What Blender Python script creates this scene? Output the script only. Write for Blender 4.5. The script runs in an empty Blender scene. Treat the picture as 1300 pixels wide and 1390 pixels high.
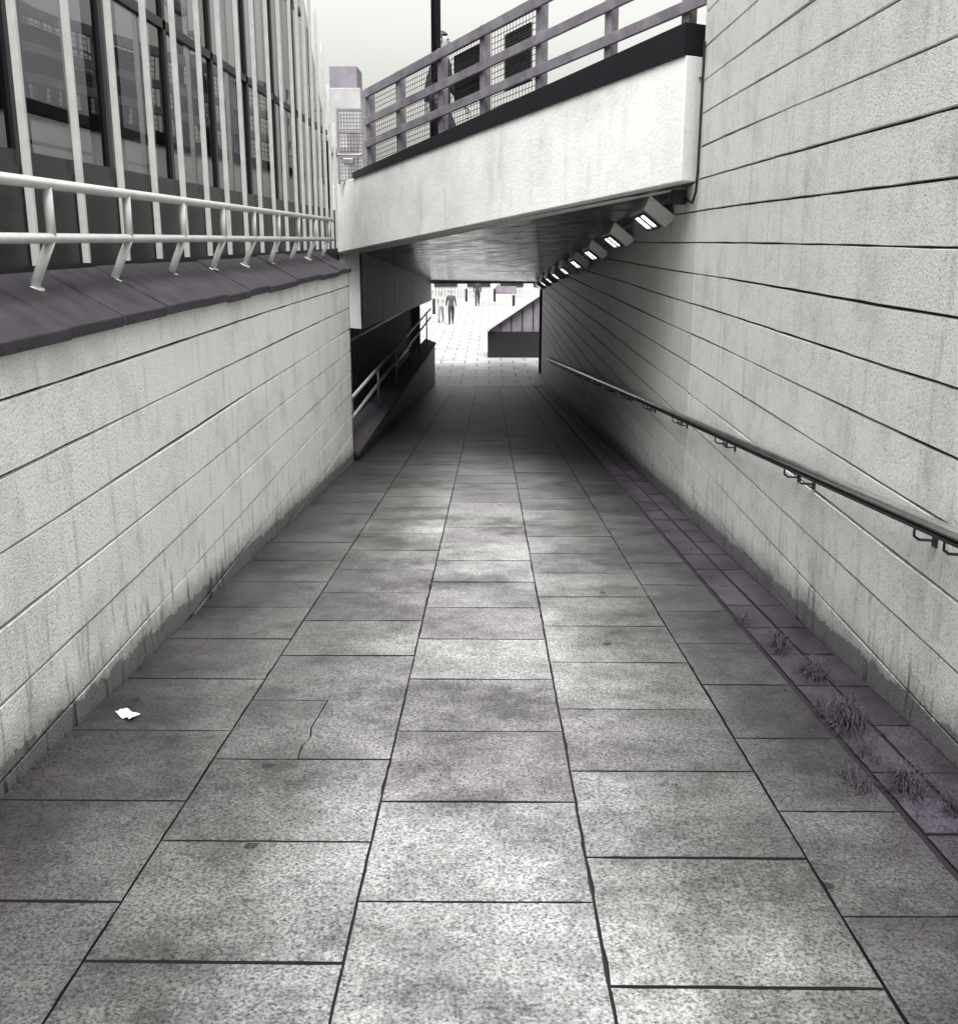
import bpy, bmesh, math, random
from mathutils import Vector, Matrix
random.seed(7)
R=math.radians
S=0.0914           # ramp gradient
FOOT=31.2          # ramp bottom (Y)
ZL=-S*FOOT         # plaza level
def rz(y): return -S*min(y,FOOT)
sc=bpy.context.scene
sc.view_settings.view_transform='Standard'
sc.view_settings.look='None'
sc.view_settings.exposure=0

# ---------------------------------------------------------------- colours
def tone(v):
    t=max(0,min(1,v/0.34)); t=t*t*(3-2*t)
    a=(1.03,0.83,1.14); b=(.985,1.0,0.945)
    return tuple(v*(a[i]*(1-t)+b[i]*t) for i in range(3))+(1,)
class M:
    def __init__(s,name):
        s.m=bpy.data.materials.new(name); s.m.use_nodes=True
        s.t=s.m.node_tree; s.n=s.t.nodes; s.l=s.t.links
        s.b=s.n['Principled BSDF']; s.tc=s.n.new('ShaderNodeTexCoord')
    def new(s,t,**k):
        n=s.n.new(t)
        for a,v in k.items(): setattr(n,a,v)
        return n
    def noise(s,scale,detail=2,rough=.6,stretch=None,src=None):
        n=s.new('ShaderNodeTexNoise'); n.inputs['Scale'].default_value=scale
        n.inputs['Detail'].default_value=detail; n.inputs['Roughness'].default_value=rough
        if stretch:
            mp=s.new('ShaderNodeMapping'); mp.inputs['Scale'].default_value=stretch
            s.l.new(s.tc.outputs['Object'],mp.inputs[0]); s.l.new(mp.outputs[0],n.inputs['Vector'])
        else: s.l.new(src or s.tc.outputs['Object'],n.inputs['Vector'])
        return n.outputs['Fac']
    def ramp(s,fac,stops):
        r=s.new('ShaderNodeValToRGB'); e=r.color_ramp.elements
        while len(e)<len(stops): e.new(.5)
        for i,(p,c) in enumerate(stops):
            e[i].position=p; e[i].color=c if isinstance(c,tuple) else (c,c,c,1)
        s.l.new(fac,r.inputs[0]); return r.outputs[0]
    def mul(s,a,b,f=1.0,mode='MULTIPLY'):
        n=s.new('ShaderNodeMix',data_type='RGBA',blend_type=mode)
        if hasattr(f,'links'): s.l.new(f,n.inputs[0])
        else: n.inputs[0].default_value=f
        for v,i in ((a,6),(b,7)):
            if hasattr(v,'links'): s.l.new(v,n.inputs[i])
            else: n.inputs[i].default_value=v
        return n.outputs[2]
    def math(s,op,a,b=0.0,clamp=False):
        n=s.new('ShaderNodeMath',operation=op,use_clamp=clamp)
        for v,i in ((a,0),(b,1)):
            if hasattr(v,'links'): s.l.new(v,n.inputs[i])
            else: n.inputs[i].default_value=v
        return n.outputs[0]
    def col(s,c):
        if hasattr(c,'links'): s.l.new(c,s.b.inputs['Base Color'])
        else: s.b.inputs['Base Color'].default_value=c
        return s
    def bump(s,h,st=.3,d=.01):
        b=s.new('ShaderNodeBump'); b.inputs['Strength'].default_value=st; b.inputs['Distance'].default_value=d
        s.l.new(h,b.inputs['Height']); s.l.new(b.outputs[0],s.b.inputs['Normal']); return s
    def rough(s,r):
        if hasattr(r,'links'): s.l.new(r,s.b.inputs['Roughness'])
        else: s.b.inputs['Roughness'].default_value=r
        return s
def simple(name,v,rough=.6,metal=0,var=.25,scale=8,bump=.1):
    m=M(name); n=m.noise(scale,3)
    m.col(m.ramp(n,[(.3,tone(v*(1-var))),(.7,tone(min(.9,v*(1+var*.6))))])).rough(rough)
    m.b.inputs['Metallic'].default_value=metal
    if bump>.15: m.bump(m.noise(scale*12,1),bump,.004)
    return m.m

def wall_mat(name,v,dirt=1.0,tunnel_shade=False):
    m=M(name)
    sep=m.new('ShaderNodeSeparateXYZ'); m.l.new(m.tc.outputs['Object'],sep.inputs[0])
    n1=m.noise(2.2,4,.72)
    c=m.ramp(n1,[(.28,tone(v*.76)),(.52,tone(v))])
    gr=m.noise(75,3,.75)
    c=m.mul(c,m.ramp(gr,[(.30,.45),(.46,1.0)]))
    stn=m.noise(1.0,5,.75,stretch=(11,11,1.1))
    c=m.mul(c,m.ramp(stn,[(.55,1.0),(.76,tone(.3))]),.55*dirt)
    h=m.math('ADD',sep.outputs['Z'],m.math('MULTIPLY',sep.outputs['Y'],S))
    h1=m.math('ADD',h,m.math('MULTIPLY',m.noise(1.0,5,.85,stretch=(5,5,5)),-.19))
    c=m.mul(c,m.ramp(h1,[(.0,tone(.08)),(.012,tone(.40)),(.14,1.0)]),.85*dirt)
    near=m.ramp(h,[(.0,1.0),(.7,0.0)])
    spl=m.ramp(m.noise(1.0,4,.7,stretch=(17,17,3)),[(.55,0.0),(.65,1.0)])
    c=m.mul(c,tone(.18),m.math('MULTIPLY',m.math('MULTIPLY',near,spl),.95*dirt))
    if tunnel_shade:   # underpass shade painted into the wall colour, fading in from the portal
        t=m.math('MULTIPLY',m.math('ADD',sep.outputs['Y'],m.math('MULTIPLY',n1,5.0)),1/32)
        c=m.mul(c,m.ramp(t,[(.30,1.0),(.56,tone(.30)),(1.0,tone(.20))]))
    m.col(c).rough(.45)
    m.bump(gr,.8,.010)
    return m.m
MW=wall_mat('white_painted_blockwork',.86)
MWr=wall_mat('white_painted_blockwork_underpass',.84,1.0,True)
MJ=simple('dirty_joint',.012,.9)
def slab_mat(name,v,edge=True):
    m=M(name)
    at=m.new('ShaderNodeAttribute',attribute_name='rnd')
    sep=m.new('ShaderNodeSeparateXYZ'); m.l.new(m.tc.outputs['Object'],sep.inputs[0])
    base=m.ramp(at.outputs['Fac'],[(0,tone(v*.72)),(1,tone(v*1.16))])
    bn=m.noise(1.4,6,.78)
    big=m.ramp(bn,[(.36,tone(.26)),(.60,1.0)])
    c=m.mul(base,big,.92)
    sp_=m.noise(95,3,.8)
    sp=m.ramp(sp_,[(.36,.14),(.47,.82),(.62,1.6)]); c=m.mul(c,sp,.95)
    vo=m.new('ShaderNodeTexVoronoi',feature='F1'); vo.inputs['Scale'].default_value=2.3
    m.l.new(m.tc.outputs['Object'],vo.inputs['Vector'])
    gum=m.ramp(vo.outputs['Distance'],[(.048,tone(.14)),(.058,1.0)])
    c=m.mul(c,gum,.85)
    vo2=m.new('ShaderNodeTexVoronoi',feature='F1'); vo2.inputs['Scale'].default_value=6.1
    m.l.new(m.tc.outputs['Object'],vo2.inputs['Vector'])
    g2=m.ramp(vo2.outputs['Distance'],[(.05,tone(.3)),(.085,1.0)]); c=m.mul(c,g2,.55)
    if edge:
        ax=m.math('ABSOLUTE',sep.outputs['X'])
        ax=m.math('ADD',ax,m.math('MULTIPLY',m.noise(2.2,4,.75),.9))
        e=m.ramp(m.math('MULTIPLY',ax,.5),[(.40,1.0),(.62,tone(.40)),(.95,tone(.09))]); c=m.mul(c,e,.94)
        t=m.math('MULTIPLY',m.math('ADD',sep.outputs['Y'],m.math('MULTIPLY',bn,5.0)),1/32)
        c=m.mul(c,m.ramp(t,[(.34,1.0),(.50,tone(.22)),(1.0,tone(.20))]),.92)  # tunnel shade put into the slab colour along the covered length
    m.col(c).rough(.46)
    m.bump(sp_,.5,.004)
    return m.m
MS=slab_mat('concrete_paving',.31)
MC=slab_mat('channel_brick',.06,False)
MD=simple('joint_soil',.010,.95)
MCOP=simple('dark_coping_stone',.026,.75,0,.6,7,.5)
MCREAM=simple('painted_tube',.60,.4,0,.12,10,.05)
MSTEEL=simple('handrail_steel',.5,.22,.9,.3,6,.05)
MBLACK=simple('black_paint',.010,.5,bump=0)
MDARK=simple('dark_frame',.010,.45,bump=0)
MGAL=simple('galvanised',.30,.45,.6,.2,12)
MLH=simple('lamp_housing_metal',.45,.4,.5,.2,9)
MRAIL=simple('weathered_rail',.17,.7,0,.4,5,.3)
MPALE=simple('pale_render',.55,.8,0,.15,2)
MGREY=simple('grey_render',.16,.8,0,.25,2)
m=M('painted_bridge_concrete')
c=m.mul(m.ramp(m.noise(1.2,5,.7),[(.3,tone(.66)),(.58,tone(.84))]),m.ramp(m.noise(26,3,.75),[(.26,.62),(.40,1.0)]))
c=m.mul(c,m.ramp(m.noise(1,5,.75,stretch=(5,5,.9)),[(.52,1.0),(.78,tone(.4))]),.45)
m.col(c).rough(.6).bump(m.noise(30,3,.7),.4,.01); MFAS=m.m
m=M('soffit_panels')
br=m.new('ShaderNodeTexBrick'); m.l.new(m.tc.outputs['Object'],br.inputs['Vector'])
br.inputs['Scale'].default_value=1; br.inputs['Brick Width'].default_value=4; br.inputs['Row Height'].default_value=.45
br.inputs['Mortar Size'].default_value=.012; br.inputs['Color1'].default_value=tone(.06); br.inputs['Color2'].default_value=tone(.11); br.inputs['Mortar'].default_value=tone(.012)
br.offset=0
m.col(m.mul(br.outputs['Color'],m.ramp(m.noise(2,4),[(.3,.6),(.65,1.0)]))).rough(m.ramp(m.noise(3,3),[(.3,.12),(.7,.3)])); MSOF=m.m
m=M('plaza_paving')
br=m.new('ShaderNodeTexBrick'); m.l.new(m.tc.outputs['Object'],br.inputs['Vector'])
br.inputs['Scale'].default_value=1; br.inputs['Brick Width'].default_value=.9; br.inputs['Row Height'].default_value=.9
br.inputs['Mortar Size'].default_value=.03; br.inputs['Color1'].default_value=tone(.38); br.inputs['Color2'].default_value=tone(.29); br.inputs['Mortar'].default_value=tone(.12)
m.col(m.mul(br.outputs['Color'],m.ramp(m.noise(.6,3),[(.3,.7),(.6,1.0)]))).rough(.45); MPL=m.m
MGND=simple('ground_asphalt',.2,.85,0,.3,.5)
m=M('window_glass'); m.n.remove(m.b); out=m.n['Material Output']
gl=m.new('ShaderNodeBsdfGlossy'); gl.inputs['Roughness'].default_value=.012; gl.inputs['Color'].default_value=(.85,.84,.85,1)
tr=m.new('ShaderNodeBsdfTransparent'); tr.inputs['Color'].default_value=(.17,.16,.18,1)
lw_=m.new('ShaderNodeFresnel'); lw_.inputs['IOR'].default_value=1.75
bp=m.new('ShaderNodeBump'); bp.inputs['Strength'].default_value=.05; bp.inputs['Distance'].default_value=.05; m.l.new(m.noise(1.2,1),bp.inputs['Height']); m.l.new(bp.outputs[0],gl.inputs['Normal'])
mx=m.new('ShaderNodeMixShader'); m.l.new(lw_.outputs[0],mx.inputs[0]); m.l.new(tr.outputs[0],mx.inputs[1]); m.l.new(gl.outputs[0],mx.inputs[2]); m.l.new(mx.outputs[0],out.inputs[0]); MGL=m.m
m=M('lamp_diffuser'); m.col(tone(.8)); m.b.inputs['Emission Color'].default_value=(1,1,.95,1); m.b.inputs['Emission Strength'].default_value=3; MEM=m.m
m=M('weed'); m.col(m.ramp(m.noise(40,1),[(.3,tone(.015)),(.7,tone(.055))])).rough(.8); MWEED=m.m

# ---------------------------------------------------------------- mesh helpers
COL=sc.collection
def empty(name,loc=(0,0,0)):
    e=bpy.data.objects.new(name,None); e.location=loc; e.empty_display_size=.2; COL.objects.link(e); return e
def mesh(name,v,f,mat,parent=None,smooth=False,rnd=None,mi=None,mat2=None):
    me=bpy.data.meshes.new(name); me.from_pydata([tuple(p) for p in v],[],f)
    me.materials.append(mat)
    if mat2: me.materials.append(mat2)
    if mi is not None:
        for i,x in enumerate(mi): me.polygons[i].material_index=x
    bm=bmesh.new(); bm.from_mesh(me); bmesh.ops.recalc_face_normals(bm,faces=bm.faces); bm.to_mesh(me); bm.free()
    if smooth:
        for p in me.polygons: p.use_smooth=True
    if rnd is not None:
        a=me.attributes.new('rnd','FLOAT','FACE')
        for i,x in enumerate(rnd): a.data[i].value=x
    o=bpy.data.objects.new(name,me); COL.objects.link(o)
    if parent: o.parent=parent
    return o
class G:
    def __init__(s): s.v=[]; s.f=[]; s.r=[]; s.mi=[]
    def add(s,v,f,r=0,mi=None):
        b=len(s.v); s.v+=[Vector(p) for p in v]; s.f+=[tuple(i+b for i in q) for q in f]; s.r+=[r]*len(f); s.mi+=mi or [0]*len(f)
    def box(s,x0,x1,y0,y1,z0,z1,r=0):
        s.add([(x0,y0,z0),(x1,y0,z0),(x1,y1,z0),(x0,y1,z0),(x0,y0,z1),(x1,y0,z1),(x1,y1,z1),(x0,y1,z1)],
              [(0,3,2,1),(4,5,6,7),(0,1,5,4),(1,2,6,5),(2,3,7,6),(3,0,4,7)],r)
    def bar(s,a,b,w,h=None,up=(0,0,1)):
        h=h or w; a=Vector(a); b=Vector(b); d=(b-a).normalized(); up=Vector(up)
        if abs(d.dot(up))>.98: up=Vector((0,1,0))
        x=d.cross(up).normalized()*w/2; y=x.cross(d).normalized()*h/2
        s.add([a-x-y,a+x-y,a+x+y,a-x+y,b-x-y,b+x-y,b+x+y,b-x+y],[(0,3,2,1),(4,5,6,7),(0,1,5,4),(1,2,6,5),(2,3,7,6),(3,0,4,7)])
    def tube(s,pts,r,n=12):
        pts=[Vector(p) for p in pts]; v=[];f=[]
        for i,p in enumerate(pts):
            d=(pts[min(i+1,len(pts)-1)]-pts[max(i-1,0)]).normalized()
            up=Vector((0,0,1)) if abs(d.z)<.95 else Vector((0,1,0))
            x=d.cross(up).normalized(); y=x.cross(d).normalized()
            for k in range(n):
                a=2*math.pi*k/n; v.append(p+x*r*math.cos(a)+y*r*math.sin(a))
        for i in range(len(pts)-1):
            for k in range(n):
                f.append((i*n+k,i*n+(k+1)%n,(i+1)*n+(k+1)%n,(i+1)*n+k))
        f.append(tuple(range(n))); f.append(tuple((len(pts)-1)*n+k for k in range(n)))
        s.add(v,f)
    def out(s,name,mat,parent=None,smooth=False,rnd=False,bevel=0,mat2=None):
        o=mesh(name,s.v,s.f,mat,parent,smooth,s.r if rnd else None,s.mi if mat2 else None,mat2)
        if bevel:
            b=o.modifiers.new('bev','BEVEL'); b.width=bevel; b.segments=2; b.limit_method='ANGLE'
        return o

def courses(g,xf,sgn,y0,y1,zlist,topfn=None,botfn=None):
    n=max(2,int((y1-y0)/.22))
    ys=[y0+(y1-y0)*i/n for i in range(n+1)]
    for k in range(len(zlist)-1):
        za,zb=zlist[k],zlist[k+1]; ph=random.random()*9; off=random.uniform(-.0015,.002)
        v=[];f=[]; ring=[]
        for y in ys:
            t=topfn(y) if topfn else 99
            a=za; b=min(zb,t)
            if b-a<.03: ring.append(None); continue
            j=lambda s:random.uniform(-s,s)
            d=off+.0015*math.sin(y*1.3+ph)+j(.0004)
            ga=.0020+abs(j(.0035)); gb=.0020+abs(j(.0035))
            sag=.004*math.sin(y*.9+ph*.2)
            p=[(xf-sgn*.022,y,a+ga+sag),(xf+sgn*d,y,a+ga+.0035+sag+abs(j(.002))),(xf+sgn*d,y,b-gb-.0035+sag-abs(j(.002))),(xf-sgn*.022,y,b-gb+sag)]
            ring.append(len(v)); v+=p
        for i in range(n):
            if ring[i] is None or ring[i+1] is None: continue
            A,B=ring[i],ring[i+1]
            for q in range(3): f.append((A+q,A+q+1,B+q+1,B+q) if sgn>0 else (A+q,B+q,B+q+1,A+q+1))
        g.add(v,f)
CH=.262
zs=[1.593+CH*k for k in range(-18,16)]
ZTOP=max(zs)
def ceil(x,y):
    u=(x+2.3)/4.08
    yn=15.6-6.52*u
    zn=1.40+.71*u
    ye=34.4; ze=.28+(.21-.28)*u
    k=(y-yn)/(ye-yn)
    return zn+(ze-zn)*k
XL=-1.72; XR=1.78
lw=empty('blockwork_wall')
g=G(); courses(g,XL,1,-4,12.35,[z for z in zs if z<1.25]+[1.245]); g.out('courses',MW,lw)
g=G(); g.box(XL-.30,XL-.016,-4,12.34,-3,1.235); g.out('core',MJ,lw)
g=G(); g.box(XL-.29,XL+.003,12.352,12.37,-3,1.23); g.out('end_face',MDARK,lw)
g=G(); y=-4
while y<12.4:
    L=.62+random.uniform(-.02,.02); y1=min(y+L-.012,12.42); dz=random.uniform(-.008,.008)
    xa,xb=XL+.03+random.uniform(-.006,.006),-2.06
    g.add([(xa,y,1.225+dz),(xa,y1,1.225+dz),(xa,y1,1.275+dz),(xa,y,1.275+dz),(xb,y,1.40+dz),(xb,y1,1.40+dz),(xb,y1,1.48+dz),(xb,y,1.48+dz)],
      [(0,1,2,3),(3,2,6,7),(4,7,6,5),(0,4,5,1),(0,3,7,4),(1,5,6,2)])
    y+=L
g.out('coping',MCOP,lw,bevel=.006)
gr=empty('tubular_guard_rail')
g=G(); g.tube([(-1.88,-4,1.85),(-1.88,12.3,1.85)],.024); g.out('top_rail',MCREAM,gr,True)
g=G(); g.tube([(-1.88,-4,1.625),(-1.88,12.3,1.625)],.022); g.out('lower_rail',MCREAM,gr,True)
g=G(); y=3.43-.95*6
while y<12.4:
    g.tube([(-1.88,y,1.84),(-1.88,y,1.63)],.021)
    g.tube([(-1.88,y,1.63),(-1.97,y-.03,1.405)],.022)
    g.tube([(-1.962,y-.03,1.425),(-1.975,y-.03,1.39)],.045)
    y+=.95
g.out('posts',MCREAM,gr,True)

rw=empty('blockwork_wall')
g=G(); courses(g,XR,-1,-4,8.86,zs); g.out('courses',MW,rw)
g=G(); g.box(XR+.016,XR+.6,-4,8.86,-3,ZTOP-.01); g.out('core',MJ,rw)
uw=empty('underpass_wall')
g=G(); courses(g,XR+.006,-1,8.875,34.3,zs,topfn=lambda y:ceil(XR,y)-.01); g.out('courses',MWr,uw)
g=G(); 
g.add([(XR+.025,8.9,-3),(XR+.5,8.9,-3),(XR+.5,34.3,-3),(XR+.025,34.3,-3),(XR+.025,8.9,2.1),(XR+.5,8.9,2.1),(XR+.5,34.3,.2),(XR+.025,34.3,.2)],
 [(0,3,2,1),(4,5,6,7),(0,1,5,4),(1,2,6,5),(2,3,7,6),(3,0,4,7)]); g.out('core',MJ,uw)
g=G(); g.tube([(XR-.03,34.2,-2.9),(XR-.03,34.2,.15)],.05); g.out('downpipe',MBLACK,uw,True)

hr=empty('wall_handrail')
xh=XR-.09
g=G(); g.tube([(xh,y,rz(y)+.90) for y in (-4,0,5,10,20,28.8)]+[(xh+.03,29.0,rz(29)+.89),(xh+.085,29.05,rz(29)+.89)],.025,16); g.out('rail',MSTEEL,hr,True)
g=G(); g.bar((xh+.0,-4,rz(-4)+.866),(xh+.0,28.8,rz(28.8)+.866),.034,.014); g.out('carrier_bar',MDARK,hr)
g=G(); y=-3.45
while y<28.8:
    for dy in (0,.26):
        z=rz(y+dy)+.862
        g.tube([(xh,y+dy,z),(xh,y+dy,z-.04),(xh+.02,y+dy,z-.055),(XR+.0,y+dy,z-.06)],.006,8)
        g.box(XR-.010,XR+.004,y+dy-.018,y+dy+.018,z-.085,z-.035)
    y+=1.75
g.out('brackets',MBLACK,hr)

# ---------------------------------------------------------------- ramp
rp=empty('paved_ramp')
g=G()
g.add([(-1.9,-4,-S*-4-.014),(1.9,-4,-S*-4-.014),(1.9,FOOT,ZL-.014),(-1.9,FOOT,ZL-.014)],[(0,1,2,3)]); g.out('bedding',MD,rp)
edges=[XL+.012,-1.05,-.373,.304,.99,1.40]; offs=[2.48,2.824,2.487,2.738,2.43]; L=.617
def slab(g,poly,r,th=.03,dz=0,tx=0,ty=0,jit=.0016,raw=False):
    if not raw:
        q=[]
        for i in range(len(poly)):
            a=poly[i]; b=poly[(i+1)%len(poly)]; q.append(a)
            for k in range(1,8):
                t=k/8+random.uniform(-.04,.04)
                nx,ny=(b[1]-a[1]),(a[0]-b[0]); l=math.hypot(nx,ny)
                j=-abs(random.gauss(0,jit))
                if random.random()<.04: j-=.004
                q.append((a[0]+(b[0]-a[0])*t+nx/l*j,a[1]+(b[1]-a[1])*t+ny/l*j))
        poly=q
    cx=sum(p[0] for p in poly)/len(poly); cy=sum(p[1] for p in poly)/len(poly); n=len(poly)
    v=[]
    def zz(x,y): return -S*y+dz+tx*(x-cx)+ty*(y-cy)
    for x,y in poly: v.append((x,y,zz(x,y)))
    for x,y in poly: v.append((x,y,zz(x,y)-th))
    f=[tuple(range(n))]; mi=[0]
    for i in range(n): f.append((i,(i+1)%n,n+(i+1)%n,n+i)); mi.append(1)
    g.add(v,f,r,mi)
g=G()
for c in range(5):
    x0,x1=edges[c],edges[c+1]; y=offs[c]-L*11
    while y<FOOT-.02:
        y1=min(y+L,FOOT); 
        if y1-y<.08: y=y1; continue
        ga=.0022+random.uniform(0,.0012)
        a,b=x0+ga+random.uniform(0,.0015),x1-ga-random.uniform(0,.0015); p,q=y+ga+.0015+random.uniform(-.001,.002),y1-ga-.0015
        r=random.betavariate(1.8,1.6); dz=random.uniform(-.0012,.0012); tx=random.uniform(-.003,.003); ty=random.uniform(-.003,.003)
        if c==1 and abs(y-(offs[1]+L))<.05:
            jag=[(-.728,p),(-.735,p+.12),(-.716,p+.2),(-.73,p+.3),(-.722,p+.42),(-.712,q)]
            slab(g,[(a,p)]+[(x-.003,yy) for x,yy in jag]+[(a,q)],r,dz=dz,raw=True)
            slab(g,[(b,q)]+[(x+.0035,yy) for x,yy in reversed(jag)]+[(b,p)],r*.9,dz=dz+.002,raw=True)
        else: slab(g,[(a,p),(b,p),(b,q),(a,q)],r,dz=dz,tx=tx,ty=ty)
        y=y1
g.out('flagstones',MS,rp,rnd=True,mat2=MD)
g=G(); y=-4
while y<FOOT-.3:
    l=.46
    for (xa,xb) in ((1.425,1.595),(1.605,1.767)):
        o=random.uniform(0,.01)
        slab(g,[(xa+.003,y+o),(xb-.003,y+o),(xb-.003,y+l-.008),(xa+.003,y+l-.008)],random.random(),dz=-.003+random.uniform(-.003,.002))
    y+=l
g.out('drainage_channel',MC,rp,rnd=True,mat2=MD)

g=G(); g.add([(-500,-500,ZL-.06),(500,-500,ZL-.06),(500,900,ZL-.06),(-500,900,ZL-.06)],[(0,1,2,3)]); g.out('ground',MGND)
g=G(); g.add([(-30,FOOT,ZL-.004),(30,FOOT,ZL-.004),(30,120,ZL-.004),(-30,120,ZL-.004)],[(0,1,2,3)]); g.out('plaza_pavement',MPL)
g=G(); g.box(-5.1,-1.98,12.5,31.19,ZL-.05,ZL-.004); g.out('side_passage_floor',MD)

lo=empty('low_ramp_wall')
topf=lambda y:-1.02-(y-12.4)*.0257
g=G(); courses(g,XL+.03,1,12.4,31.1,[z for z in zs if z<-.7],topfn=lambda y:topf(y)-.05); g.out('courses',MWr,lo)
g=G(); a,b=12.38,31.12
g.add([(XL-.22,a,-3),(XL+.01,a,-3),(XL+.01,b,-3),(XL-.22,b,-3),(XL-.22,a,topf(a)-.05),(XL+.01,a,topf(a)-.05),(XL+.01,b,topf(b)-.05),(XL-.22,b,topf(b)-.05)],
 [(0,3,2,1),(4,5,6,7),(0,1,5,4),(1,2,6,5),(2,3,7,6),(3,0,4,7)]); g.out('core',MJ,lo)
g=G(); x0,x1=XL-.26,XL+.07
g.add([(x0,a,topf(a)+.06),(x1,a,topf(a)-.045),(x1,b,topf(b)-.045),(x0,b,topf(b)+.06),(x0,a,topf(a)+.13),(x1,a,topf(a)+.0),(x1,b,topf(b)+.0),(x0,b,topf(b)+.13)],
 [(0,3,2,1),(4,5,6,7),(0,1,5,4),(1,2,6,5),(2,3,7,6),(3,0,4,7)]); g.out('coping',MCOP,lo)
sr=empty('steel_guard_rail')
g=G(); 
for z in (-.40,-.66): g.tube([(XL-.08,12.5,z),(XL-.08,31.0,z-.05)],.026)
y=12.9
while y<31.1:
    g.tube([(XL-.08,y,-.41),(XL-.08,y,topf(y)+.04)],.02,8); y+=3.2
g.out('rails',MGAL,sr,True)

# ---------------------------------------------------------------- bridge
bd=empty('concrete_footbridge')
N=14; v=[];f=[]
for i in range(N+1):
    x=-5.2+(XR+.05+5.2)*i/N; u=(x+2.3)/4.08; yn=15.6-6.52*max(u,-.4)
    for j in range(N+1):
        y=yn+.02+(34.4-yn-.02)*j/N; v.append((x,y,ceil(x,y)))
for i in range(N):
    for j in range(N): f.append((i*(N+1)+j,i*(N+1)+j+1,(i+1)*(N+1)+j+1,(i+1)*(N+1)+j))
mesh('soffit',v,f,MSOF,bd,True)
vt=[(p[0],p[1],p[2]+.86) for p in v]; mesh('deck',vt,f,MGREY,bd)
nearL,nearR=Vector((-2.3,15.6,0)),Vector((1.775,9.09,0))
dirv=(nearR-nearL).normalized(); nrm=Vector((dirv.y,-dirv.x,0)); 
if nrm.y>0: nrm=-nrm
def P(t,z,off=0): q=nearL.lerp(nearR,t); return Vector((q.x,q.y,z))+nrm*off
zb=lambda t:1.40+.71*t
zt=lambda t:2.38+.76*t
n=24; v=[];f=[]
for i in range(n+1):
    t=i/n
    v+= [P(t,zb(t),.14),P(t,zt(t),.14),P(t,zt(t),-.3),P(t,zb(t),-.3)]
for i in range(n):
    A=i*4;B=A+4
    for k in range(4): f.append((A+k,A+(k+1)%4,B+(k+1)%4,B+k))
f+=[(0,1,2,3),(n*4,n*4+3,n*4+2,n*4+1)]
o=mesh('fascia_beam',v,f,MFAS,bd); b=o.modifiers.new('b','BEVEL'); b.width=.012; b.segments=2; b.limit_method='ANGLE'
v=[]
for t in (0.12,1):
    h=.05+.2*t
    v+=[P(t,zt(t)-.005,.16),P(t,zt(t)+h,.16),P(t,zt(t)+h,-.12),P(t,zt(t)-.005,-.12)]
f=[(0,1,5,4),(1,2,6,5),(2,3,7,6),(3,0,4,7),(0,3,2,1),(4,5,6,7)]
mesh('parapet_kerb',v,f,MDARK,bd)
g=G(); g.box(-5.2,XR+.5,34.3,34.7,.17,1.3); g.out('far_beam',MFAS,bd)
za=.28
A=[(-2.32,15.75),(-1.97,15.45),(-1.97,34.25),(-2.32,34.25)]
lowz=[za,za,-.38,-.38]
v=[(A[i][0],A[i][1],lowz[i]) for i in range(4)]+[(A[i][0],A[i][1],ceil(A[i][0],A[i][1])+.1 if i>1 else 1.46) for i in range(4)]
mesh('hung_beam',v,[(0,3,2,1),(4,5,6,7),(0,1,5,4),(2,3,7,6),(3,0,4,7)],MFAS,bd)
g=G(); y=15.55
while y<34.2:
    y1=min(y+.58,34.2); k=lambda yy:za-.006+(-.38-za)*(yy-15.45)/18.8
    xx=-1.955+random.uniform(0,.006)
    g.add([(xx,y,k(y)),(xx,y1,k(y1)),(xx,y1,ceil(xx,y1)),(xx,y,ceil(xx,y)),(xx-.012,y,k(y)),(xx-.012,y1,k(y1)),(xx-.012,y1,ceil(xx,y1)),(xx-.012,y,ceil(xx,y))],[(0,1,2,3),(0,3,7,4),(1,5,6,2),(0,4,5,1)])
    y=y1+.014
g.out('boarding',simple('dark_boarding',.09,.5,0,.4,3,.2),bd)
g=G(); g.box(-5.3,-5.1,12.5,34.5,ZL,2.4); g.box(-5.1,-2.35,34.3-.3,34.28,ZL,.2); g.out('rear_abutment',MGREY,bd)
scn=empty('vertical_bar_screen')
g=G(); y=14
while y<33:
    g.box(-2.62,-2.58,y,y+.04,ZL,.3-.03*(y-14)); y+=.36
g.bar((-2.6,14,-.1),(-2.6,33,-.55),.05); g.bar((-2.6,14,-1.5),(-2.6,33,-1.8),.05); g.out('bars',MDARK,scn)
rl=empty('bridge_railing')
def top(t): return zt(t)+.05+.2*t
g=G()
for t in (.165,.285,.43,.556,.70,.848,.985):
    a=P(t,top(t)-.12,.02); b=P(t,zt(t)+1.14,.02)
    g.bar(a,b,.10,.09,up=dirv)
g.out('posts',MRAIL,rl,bevel=.008)
g=G()
for h in (1.06,.70,.40):
    g.bar(P(.16,zt(.16)+h,.085),P(1.02,zt(1.02)+h,.085),.035,.115 if h>1 else .10)
g.out('rails',MRAIL,rl,bevel=.006)
def wire(g,a,b,h0,h1,off,step=.055,w=.004):
    La=(P(b,0)-P(a,0)).length; n=int(La/step)
    for i in range(n+1):
        t=a+(b-a)*i/n; g.bar(P(t,zt(t)+h0,off),P(t,zt(t)+h1,off),w)
    k=int((h1-h0)/step)
    for i in range(k+1):
        h=h0+(h1-h0)*i/k; g.bar(P(a,zt(a)+h,off),P(b,zt(b)+h,off),w)
g=G()
for a,b in ((.18,.27),(.30,.42),(.445,.545),(.57,.69)): wire(g,a,b,.18,1.1,.0,.06,.006)
g.out('wire_mesh',MDARK,rl)
g=G()
for a,b,h0,h1 in ((.455,.54,.45,1.0),(.60,.665,.38,.95)):
    wire(g,a,b,h0,h1,-.03,.03,.016)
g.out('infill_panels',MDARK,rl)
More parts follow.
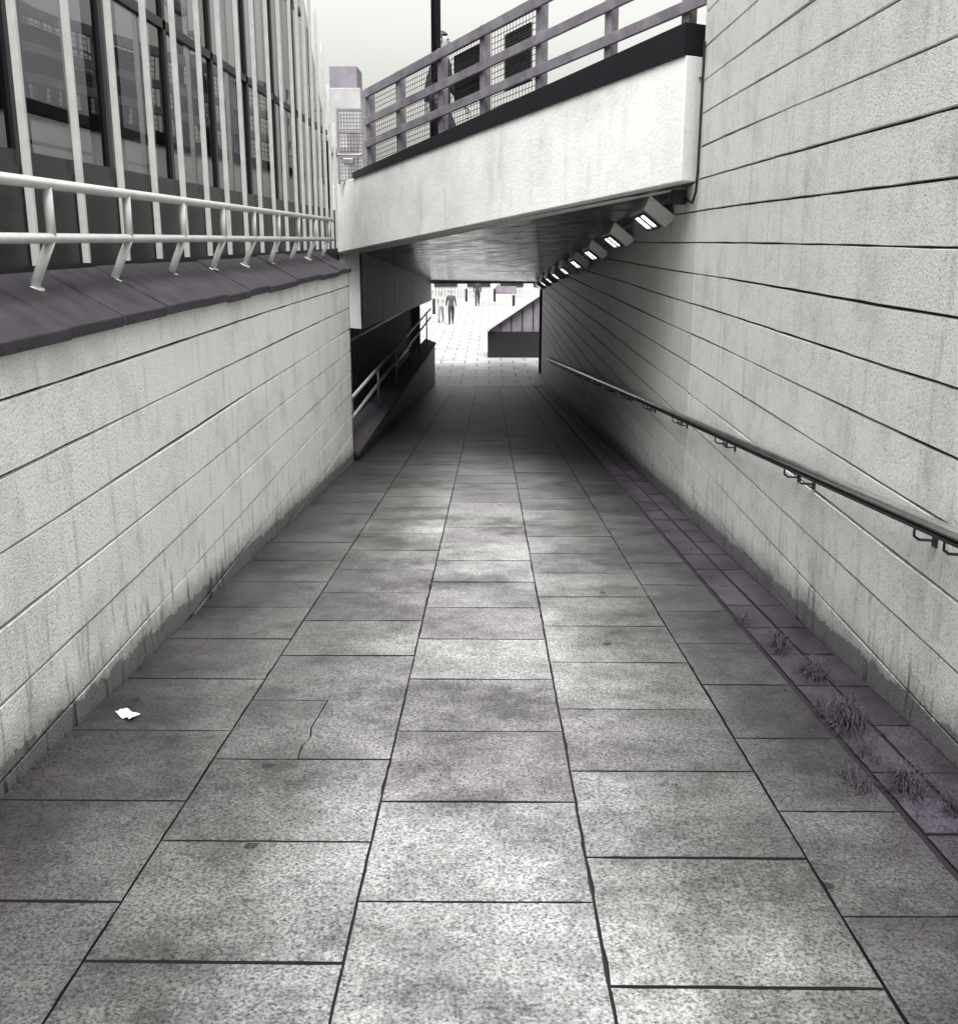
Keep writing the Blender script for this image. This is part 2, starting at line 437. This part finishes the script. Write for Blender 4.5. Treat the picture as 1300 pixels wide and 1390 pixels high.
gt=empty('mesh_gate')
g=G(); X0,X1,Y0=-2.17,-1.80,15.0
for z in (2.45,2.78,3.12,3.42): g.bar((X0,Y0,z),(X1,Y0,z),.03)
for x in (X0,X1): g.bar((x,Y0,2.4),(x,Y0,3.44),.035)
g.out('frame',MGAL,gt)
g=G()
for i in range(9): g.bar((X0+i*.045,Y0,2.45),(X0+i*.045,Y0,3.42),.006)
for i in range(20): g.bar((X0,Y0,2.45+i*.05),(X1,Y0,2.45+i*.05),.006)
g.out('mesh',MBLACK,gt)
lp=empty('street_lamp')
bx,by=-.66,13.12
g=G()
g.tube([(bx,by,2.70),(bx,by,3.5)],.085,16); g.tube([(bx,by,3.5),(bx,by,7.6),(bx+.1,by,7.9),(bx+.5,by,8.05)],.06,16); g.out('column',MBLACK,lp,True)
g=G(); g.box(bx+.4,bx+1.0,by-.12,by+.12,8.0,8.12); g.out('lantern',MBLACK,lp,bevel=.03)
tb=empty('concrete_tower')
g=G(); g.box(-4.65,-3.62,29.6,31,1,5.75); g.out('shaft',simple('tower_render',.30,.8,0,.25,1.5),tb,bevel=.02)
g=G(); g.box(-4.5,-3.72,29.75,30.9,5.75,6.35); g.out('cap',MGREY,tb,bevel=.02)
g=G(); g.box(-4.55,-3.9,29.5,29.6,4.0,4.15); g.box(-4.0,-3.7,29.55,29.6,2,4.6); g.out('ledge',MGREY,tb)

for k in range(9):
    y=10.4+2.75*k
    e=empty('bulkhead_lamp',(XR-.15,y,ceil(XR-.15,y)-.15))
    e.rotation_euler=(R(-4.2),R(38),0)
    g=G(); L2=.42
    g.add([(-.18,-L2,.07),(.18,-L2,.07),(.18,L2,.07),(-.18,L2,.07),(-.14,-L2+.05,-.07),(.14,-L2+.05,-.07),(.14,L2-.05,-.07),(-.14,L2-.05,-.07)],
      [(0,3,2,1),(4,5,6,7),(0,1,5,4),(1,2,6,5),(2,3,7,6),(3,0,4,7)])
    g.out('housing',MLH,e,bevel=.01)
    g=G(); g.box(-.08,.08,-L2+.17,-.03,-.078,-.071); g.box(-.08,.08,.03,L2-.17,-.078,-.071); g.out('diffuser',MEM,e)
    g=G(); 
    for yy in (-L2+.15,0,L2-.15): g.box(-.10,.10,yy-.012,yy+.012,-.09,-.07)
    for xx in (-.1,.1): g.box(xx-.01,xx+.01,-L2+.14,L2-.14,-.088,-.07)
    g.out('guard',MDARK,e)
cb=empty('cable_junction_box')
g=G(); g.box(1.66,1.775,9.35,9.5,1.93,2.06); g.tube([(1.765,9.4,1.98),(1.765,9.0,1.93),(1.76,8.85,2.02),(1.76,8.8,2.2),(1.76,8.78,3.2)],.012,8); g.tube([(1.72,9.5,2.0),(1.68,10.1,1.93)],.015,8); g.out('box_and_cable',MBLACK,cb,bevel=.004)

# ---------------------------------------------------------------- glazed building on left
gb=empty('glazed_building')
XF=-2.13; YE=14.5
def roof(y): return 5.2 if y<12.3 else 5.2-(y-12.3)*1.02 if y<YE else 2.9
g=G(); y=-2.45; 
while y<YE:
    g.box(XF-.012,XF+.022,y,y+.024,1.50,roof(y)); y+=.60 if y<11 else .42
g.out('slats',simple('pale_metal_fins',.60,.4,.1,.12),gb)
g=G()
g.box(XF-.30,XF-.02,-4,YE,1.0,1.95)
g.box(XF-.22,XF-.03,-4,YE,1.95,2.02)
g.out('sill_panel',MDARK,gb)
g=G(); y=-2.3
while y<YE: g.box(XF-.20,XF-.10,y,y+.06,1.95,roof(y)); y+=1.2
for z in (3.02,4.2): g.box(XF-.16,XF-.10,-4,12.8 if z>3.5 else YE-.1,z,z+.06)
g.out('mullions',MDARK,gb)
g=G(); g.add([(XF-.12,-4,1.95),(XF-.12,12.3,1.95),(XF-.12,12.3,5.2),(XF-.12,-4,5.2)],[(0,1,2,3)])
g.add([(XF-.12,12.3,1.95),(XF-.12,YE,1.95),(XF-.12,YE,2.95),(XF-.12,12.3,5.2)],[(0,1,2,3)]); g.out('glazing',MGL,gb)
g=G(); g.box(-7.2,-7,-4,YE,-1,5.2); g.box(-7,XF-.3,-4,YE,.9,1.0); g.out('interior_rear_wall',simple('interior_wall',.04,.8,0,.6,1.5),gb)
g=G(); g.box(-7.2,XF+.05,-4,12.2,5.2,5.4); g.out('roof',MDARK,gb)
g=G()
for z in (2.75,4.5):
    g.bar((-4,-4,z),(-4,14,z),.10); 
    if z<3: g.bar((-4,-4,z-.55),(-4,14,z-.55),.05); g.bar((-4,-4,z-.3),(-4,14,z-.3),.03)
y=-3
while y<14: g.bar((-4.1,y,1),(-4.1,y,5.2),.12); g.bar((-4,y,5),(XF-.3,y,4.2),.06); y+=2.9
g.out('interior_frame',simple('interior_steel',.6,.6),gb)
g=G()
for a,b,z0,z1 in ((0,1.3,2.2,3.2),(3.1,4.2,1.6,2.7),(5.8,7.6,3.2,4.0),(8.5,10,1.8,2.6),(11,12.2,2.6,3.6)): g.box(-5.6,-5.5,a,b,z0,z1)
g.out('interior_boards',MPALE,gb)
g=G()
def wm(y0,y1,z0,z1,st=.07):
    n=int(((y1-y0)+(z1-z0))/st)
    for i in range(n):
        d=i*st
        a=(y0+d,z0) if d<(y1-y0) else (y1,z0+d-(y1-y0)); b=(y0,z0+d) if d<(z1-z0) else (y0+d-(z1-z0),z1)
        g.bar((XF-.2,a[0],a[1]),(XF-.2,b[0],b[1]),.0035)
        g.bar((XF-.2,y0+y1-a[0],a[1]),(XF-.2,y0+y1-b[0],b[1]),.0035)
wm(4.98,6.1,3.1,4.15)
g.out('wire_screens',MGAL,gb)
cc=empty('security_camera')
g=G(); g.bar((-2.1,14.3,2.75),(-1.75,14.3,2.75),.03); g.box(-2.0,-1.86,14.2,14.35,2.62,2.70); g.out('camera_body',MGAL,cc,bevel=.01)

# building over the street on the right (seen mirrored in the glazing)
ob=empty('office_building')
g=G(); g.box(9,20,4,41,ZL,7.2); g.out('walls',simple('dark_brick',.10,.8,0,.3,1),ob)
g=G()
for y in range(5,40,3):
    g.box(8.9,9.0,y,y+1.9,1.2,3.4); g.box(8.9,9.0,y,y+1.9,4.4,6.4)
g.out('windows',MDARK,ob)
g=G()
for y in range(5,40,3):
    for z0,z1 in ((1.2,3.4),(4.4,6.4)):
        g.box(8.82,8.9,y-.08,y,z0,z1); g.box(8.82,8.9,y+1.9,y+1.98,z0,z1); g.box(8.82,8.9,y+.92,y+.98,z0,z1); g.box(8.82,8.9,y,y+1.9,(z0+z1)/2,(z0+z1)/2+.06); g.box(8.78,8.9,y-.1,y+2,z0-.12,z0)
g.box(8.7,9,4,41,7.0,7.35); g.out('frames_and_cornice',MPALE,ob)
g=G(); y=4.2
while y<40: g.bar((9.3,y,7.3),(9.3,y,8.4),.06); y+=1.2
for z in (7.8,8.4): g.bar((9.3,4,z),(9.3,41,z),.07)
for y in (12,22,33): g.box(11,14,y,y+2.5,7.2,9.4)
g.out('roof_railing',MGREY,ob)

# ---------------------------------------------------------------- beyond the underpass
st=empty('stairwell_parapet')
Y0=38.8
g=G(); g.box(-.06,6,Y0,Y0+.25,ZL,-1.85); g.out('base_wall',MDARK,st)
g=G(); g.add([(-.0,Y0+.03,-1.85),(6,Y0+.03,-1.85),(6,Y0+.03,2.0),(2.04,Y0+.03,-.45),(0,Y0+.03,-1.8),
              (-.0,Y0+.2,-1.85),(6,Y0+.2,-1.85),(6,Y0+.2,2.0),(2.04,Y0+.2,-.45),(0,Y0+.2,-1.8)],[(0,1,2,3,4),(5,9,8,7,6),(0,5,6,1),(1,6,7,2),(2,7,8,3),(3,8,9,4),(4,9,5,0)]); g.out('glazed_infill',MGREY,st)
g=G()
for i in range(1,9):
    x=i*.42; g.box(x,x+.04,Y0-.01,Y0+.03,-1.84,-1.84+x*.66)
g.out('mullions',MDARK,st)
g=G(); g.bar((-.15,Y0+.6,-1.78),(6,Y0+.6,2.28),1.6,.12,up=(0,0,1)); g.out('sloping_roof',MPALE,st,bevel=.01)
sb=empty('shop_building')
g=G(); g.box(-40,40,92,104,ZL,4.5); g.out('walls',MPALE,sb)
g=G()
for i in range(26): 
    x=-38+i*3; g.box(x,x+2.1,91.9,92.0,ZL+.3,ZL+2.7)
    g.box(x+.2,x+1.6,91.9,92.0,1.2,3.0)
g.out('windows',MDARK,sb)
g=G(); g.box(-40,40,91.2,92.1,ZL+2.9,ZL+3.4); g.out('shop_fascia',MGREY,sb)
pr=empty('plaza_railing')
g=G()
for i in range(34):
    x=-9+i*.25
    g.box(x,x+.03,80,80.03,ZL,ZL+1.1)
g.bar((-9,80,ZL+1.1),(-.7,80,ZL+1.1),.06); g.out('bars',MDARK,pr)
for x,y in ((-3.4,62),(-1.7,75),(.4,75),(1.6,66)):
    e=empty('bollard',(x,y,ZL)); g=G(); g.tube([(0,0,0),(0,0,.8),(0,0,.82),(0,0,.95)],.09,14); g.tube([(0,0,.84),(0,0,.88)],.11,14); g.out('post',MBLACK,e,True)
for x,y in ((-6,88),(1.4,86)):
    e=empty('planter_shrub',(x,y,ZL)); g=G(); g.box(-.9,.9,-.5,.5,0,.6); g.out('trough',MGREY,e,bevel=.03)
    g=G()
    for i in range(500):
        a=random.uniform(0,6.28); r=random.random()**.5; h=random.uniform(.55,1.3)
        c=Vector((r*.85*math.cos(a),r*.5*math.sin(a),h)); d=Vector([random.uniform(-.09,.09) for _ in range(3)]); q=Vector([random.uniform(-.09,.09) for _ in range(3)])
        g.add([c,c+d,c+q],[(0,1,2)])
    g.out('foliage',MWEED,e)

# ---------------------------------------------------------------- weeds
w=empty('weeds')
g=G()
def tuft(x,y,n,r):
    for i in range(n):
        a=random.uniform(0,6.283); l=random.uniform(.3,1.1)*r; hh=random.uniform(.1,.7)*r
        z=rz(y)-.008; c=Vector((x+random.gauss(0,.022),y+random.gauss(0,.05),z)); d=Vector((math.cos(a),math.sin(a),0)); s=Vector((-d.y,d.x,0))*random.uniform(.0008,.0026)
        m1=c+d*l*.5+Vector((0,0,hh)); m2=c+d*l+Vector((0,0,hh*random.uniform(.0,1.0)))
        g.add([c-s,c+s,m1+s,m1-s,m2],[(0,1,2,3),(3,2,4)])
for x,y,n,r in ((1.44,5.30,60,.09),(1.50,4.82,150,.13),(1.55,4.42,200,.14),(1.50,3.82,280,.15),(1.46,3.98,60,.09),(1.33,3.25,90,.08),(1.50,3.22,170,.13),(1.60,3.05,100,.08),(1.47,3.50,50,.07),(1.44,6.3,25,.05),(1.64,2.9,60,.06),(-1.69,7.4,20,.05),(1.42,7.9,25,.06)): tuft(x,y,n,r)
g.out('grass_blades',MWEED,w)
lt=empty('leaf_litter'); g=G()
for i in range(480):
    side=random.random()
    y=random.uniform(1.8,14); x=random.gauss(1.55,.14) if side<.75 else random.gauss(-1.66,.04)
    if random.random()<.25: y=random.gauss(3.3,.35)
    x=max(XL+.02,min(XR-.02,x)); s=random.uniform(.003,.013); c=Vector((x,y,rz(y)+.002))
    p=[c+Vector((random.uniform(-s,s),random.uniform(-s,s),random.uniform(0,s*.6))) for _ in range(4)]
    g.add(p,[(0,1,2),(0,2,3)])
g.out('fragments',MCOP,lt)
g=G(); c=Vector((-1.53,3.86,rz(3.86)+.003)); nx,ny=7,5; v=[];f=[]
for i in range(nx):
    for j in range(ny):
        p=Vector(((i/(nx-1)-.5)*.10,(j/(ny-1)-.5)*.055,abs(random.gauss(0,.004))+.004*abs(i-3)))
        p.rotate(Matrix.Rotation(R(-35),3,'Z')); v.append(c+p)
for i in range(nx-1):
    for j in range(ny-1): f.append((i*ny+j,i*ny+j+1,(i+1)*ny+j+1,(i+1)*ny+j))
g.add(v,f); g.out('paper_scrap',simple('paper',.7,.7,0,.1))

# ---------------------------------------------------------------- people
def person(name,loc,rot,h=1.75,stride=.22,top=.05,leg=.03,hair=.03,arms=.12):
    e=empty(name,loc); e.rotation_euler=(0,0,R(rot)); k=h/1.75; e.scale=(k,k,k)
    V=[];E=[];RR=[]
    def a(p,r,par=None):
        V.append(p); RR.append(r if isinstance(r,tuple) else (r,r))
        if par is not None: E.append((par,len(V)-1))
        return len(V)-1
    pel=a((0,0,.95),(.145,.105)); wa=a((0,0,1.09),(.13,.095),pel); ch=a((0,.005,1.28),(.155,.11),wa); uc=a((0,.01,1.41),(.12,.085),ch)
    nk=a((0,.005,1.49),.055,uc); hb=a((0,-.01,1.56),(.066,.075),nk); hm=a((0,-.008,1.645),(.076,.094),hb); ht=a((0,.0,1.715),(.055,.068),hm)
    for s in (-1,1):
        sh=a((s*.165,.01,1.40),.070,uc); sw=-s*arms
        el=a((s*.225,.03+sw*.5,1.13),.056,sh); wr=a((s*.235,-.05+sw*1.3,.91),.034,el)
        pa=a((s*.235,-.065+sw*1.4,.845),(.018,.032),wr)
        for q,(dy,l) in enumerate(((-.026,.07),(-.009,.08),(.009,.075),(.025,.06))):
            k1=a((s*.237,-.068+sw*1.42+dy,.80),.009,pa); a((s*.225,-.072+sw*1.43+dy,.80-l),.0075,k1)
        th=a((s*.215,-.105+sw*1.4,.85),.010,wr); a((s*.205,-.118+sw*1.42,.80),.008,th)
        hp=a((s*.085,0,.88),(.10,.105),pel); st_=s*stride
        kn=a((s*.095,-.03+st_*.55,.50),.074,hp); an=a((s*.10,.03+st_*1.15,.10 if st_<0 else .15),.055,kn)
        he=a((s*.10,.05+st_*1.15,.045 if st_<0 else .11),.040,an)
        a((s*.11,-.14+st_*1.15,.033),(.042,.030),he)
    me=bpy.data.meshes.new(name); me.from_pydata(V,E,[]); o=bpy.data.objects.new('tmp',me); COL.objects.link(o)
    bpy.context.view_layer.objects.active=o; md=o.modifiers.new('s','SKIN')
    for i,r in enumerate(RR): me.skin_vertices[0].data[i].radius=r
    me.skin_vertices[0].data[0].use_root=True
    sb=o.modifiers.new('ss','SUBSURF'); sb.levels=2; sb.render_levels=2
    dg=bpy.context.evaluated_depsgraph_get(); nm=bpy.data.meshes.new_from_object(o.evaluated_get(dg)); bpy.data.objects.remove(o)
    nm.materials.clear()
    for mt in (simple('skin',.40,.6),simple('jacket',top,.8,0,.3,20),simple('trousers',leg,.8,0,.3,20),simple('shoes',.02,.5)): nm.materials.append(mt)
    for p in nm.polygons:
        c=p.center; p.use_smooth=True
        if c.z>1.475: p.material_index=0
        elif c.z<.9 and abs(c.x)>.19 : p.material_index=0
        elif c.z>.93 or (abs(c.x)>.2): p.material_index=1
        elif c.z>.12: p.material_index=2
        else: p.material_index=3
    b=bpy.data.objects.new('body',nm); COL.objects.link(b); b.parent=e
    def blob(nme,c,r,mat,cut=None):
        bm=bmesh.new(); bmesh.ops.create_uvsphere(bm,u_segments=16,v_segments=12,radius=1)
        if cut: bmesh.ops.delete(bm,geom=[x for x in bm.verts if cut(x.co)],context='VERTS')
        mm=bpy.data.meshes.new(nme); bm.to_mesh(mm); bm.free(); mm.materials.append(mat)
        for p in mm.polygons: p.use_smooth=True
        q=bpy.data.objects.new(nme,mm); COL.objects.link(q); q.location=c; q.scale=r; q.parent=e
    hm_=simple('hair',hair,.6)
    blob('hair',(0,.012,1.665),(.085,.103,.10),hm_,lambda c:c.z<-.5 or (c.y<-.45 and c.z<.45))
    sk=nm.materials[0]
    blob('nose',(0,-.105,1.63),(.012,.02,.02),sk); 
    for s in (-1,1):
        blob('eye',(s*.03,-.088,1.655),(.012,.01,.008),MBLACK); blob('ear',(s*.08,.0,1.64),(.01,.02,.032),sk)
    blob('mouth',(0,-.092,1.59),(.022,.008,.005),MDARK)
    return e
person('pedestrian',(-2.06,54.5,ZL),8,1.84,.16,.06,.02,.2,.16)
person('pedestrian',(-2.68,56.0,ZL),-6,1.62,.16,.35,.20,.12,.06)
person('pedestrian',(-.82,69.7,ZL),4,1.84,.18,.03,.02,.03,.10)
person('pedestrian',(-.62,13.9,2.42),75,1.82,.28,.018,.015,.02,.14)

# ---------------------------------------------------------------- world / light / camera
W=bpy.data.worlds.new('World'); sc.world=W; W.use_nodes=True; nt=W.node_tree; N_=nt.nodes; Lk=nt.links
bg=N_['Background']; sky=N_.new('ShaderNodeTexSky'); sky.sky_type='NISHITA'; sky.sun_disc=False
sky.sun_elevation=R(62); sky.sun_rotation=R(192); sky.air_density=1.5; sky.dust_density=5; sky.ozone_density=0
hs=N_.new('ShaderNodeHueSaturation'); hs.inputs['Saturation'].default_value=.0
tc=N_.new('ShaderNodeTexCoord'); sp=N_.new('ShaderNodeSeparateXYZ'); cr=N_.new('ShaderNodeValToRGB')
cr.color_ramp.elements[0].position=.0; cr.color_ramp.elements[0].color=(.475,.50,.44,1)
cr.color_ramp.elements[1].position=.75; cr.color_ramp.elements[1].color=(.98,.95,1.0,1)
mx=N_.new('ShaderNodeMix'); mx.data_type='RGBA'; mx.blend_type='MULTIPLY'; mx.inputs[0].default_value=1
Lk.new(sky.outputs[0],hs.inputs['Color']); Lk.new(tc.outputs['Generated'],sp.inputs[0]); Lk.new(sp.outputs['Z'],cr.inputs[0])
Lk.new(hs.outputs[0],mx.inputs[6]); Lk.new(cr.outputs[0],mx.inputs[7]); Lk.new(mx.outputs[2],bg.inputs['Color'])
bg.inputs['Strength'].default_value=.42
sl=bpy.data.lights.new('sun','SUN'); sl.energy=4.3; sl.angle=R(30); sl.color=(.985,1,.95)
so=bpy.data.objects.new('sun',sl); so.rotation_euler=(R(26),0,R(10)); COL.objects.link(so)
cam=bpy.data.cameras.new('camera'); co=bpy.data.objects.new('camera',cam); COL.objects.link(co)
co.location=(0,0,1.62); co.rotation_euler=(R(90-13.53),0,R(.58))
cam.sensor_fit='VERTICAL'; cam.sensor_height=24; cam.lens=1350/1390*24; cam.shift_y=-45/1390
cam.clip_start=.05; cam.clip_end=2000
sc.camera=co
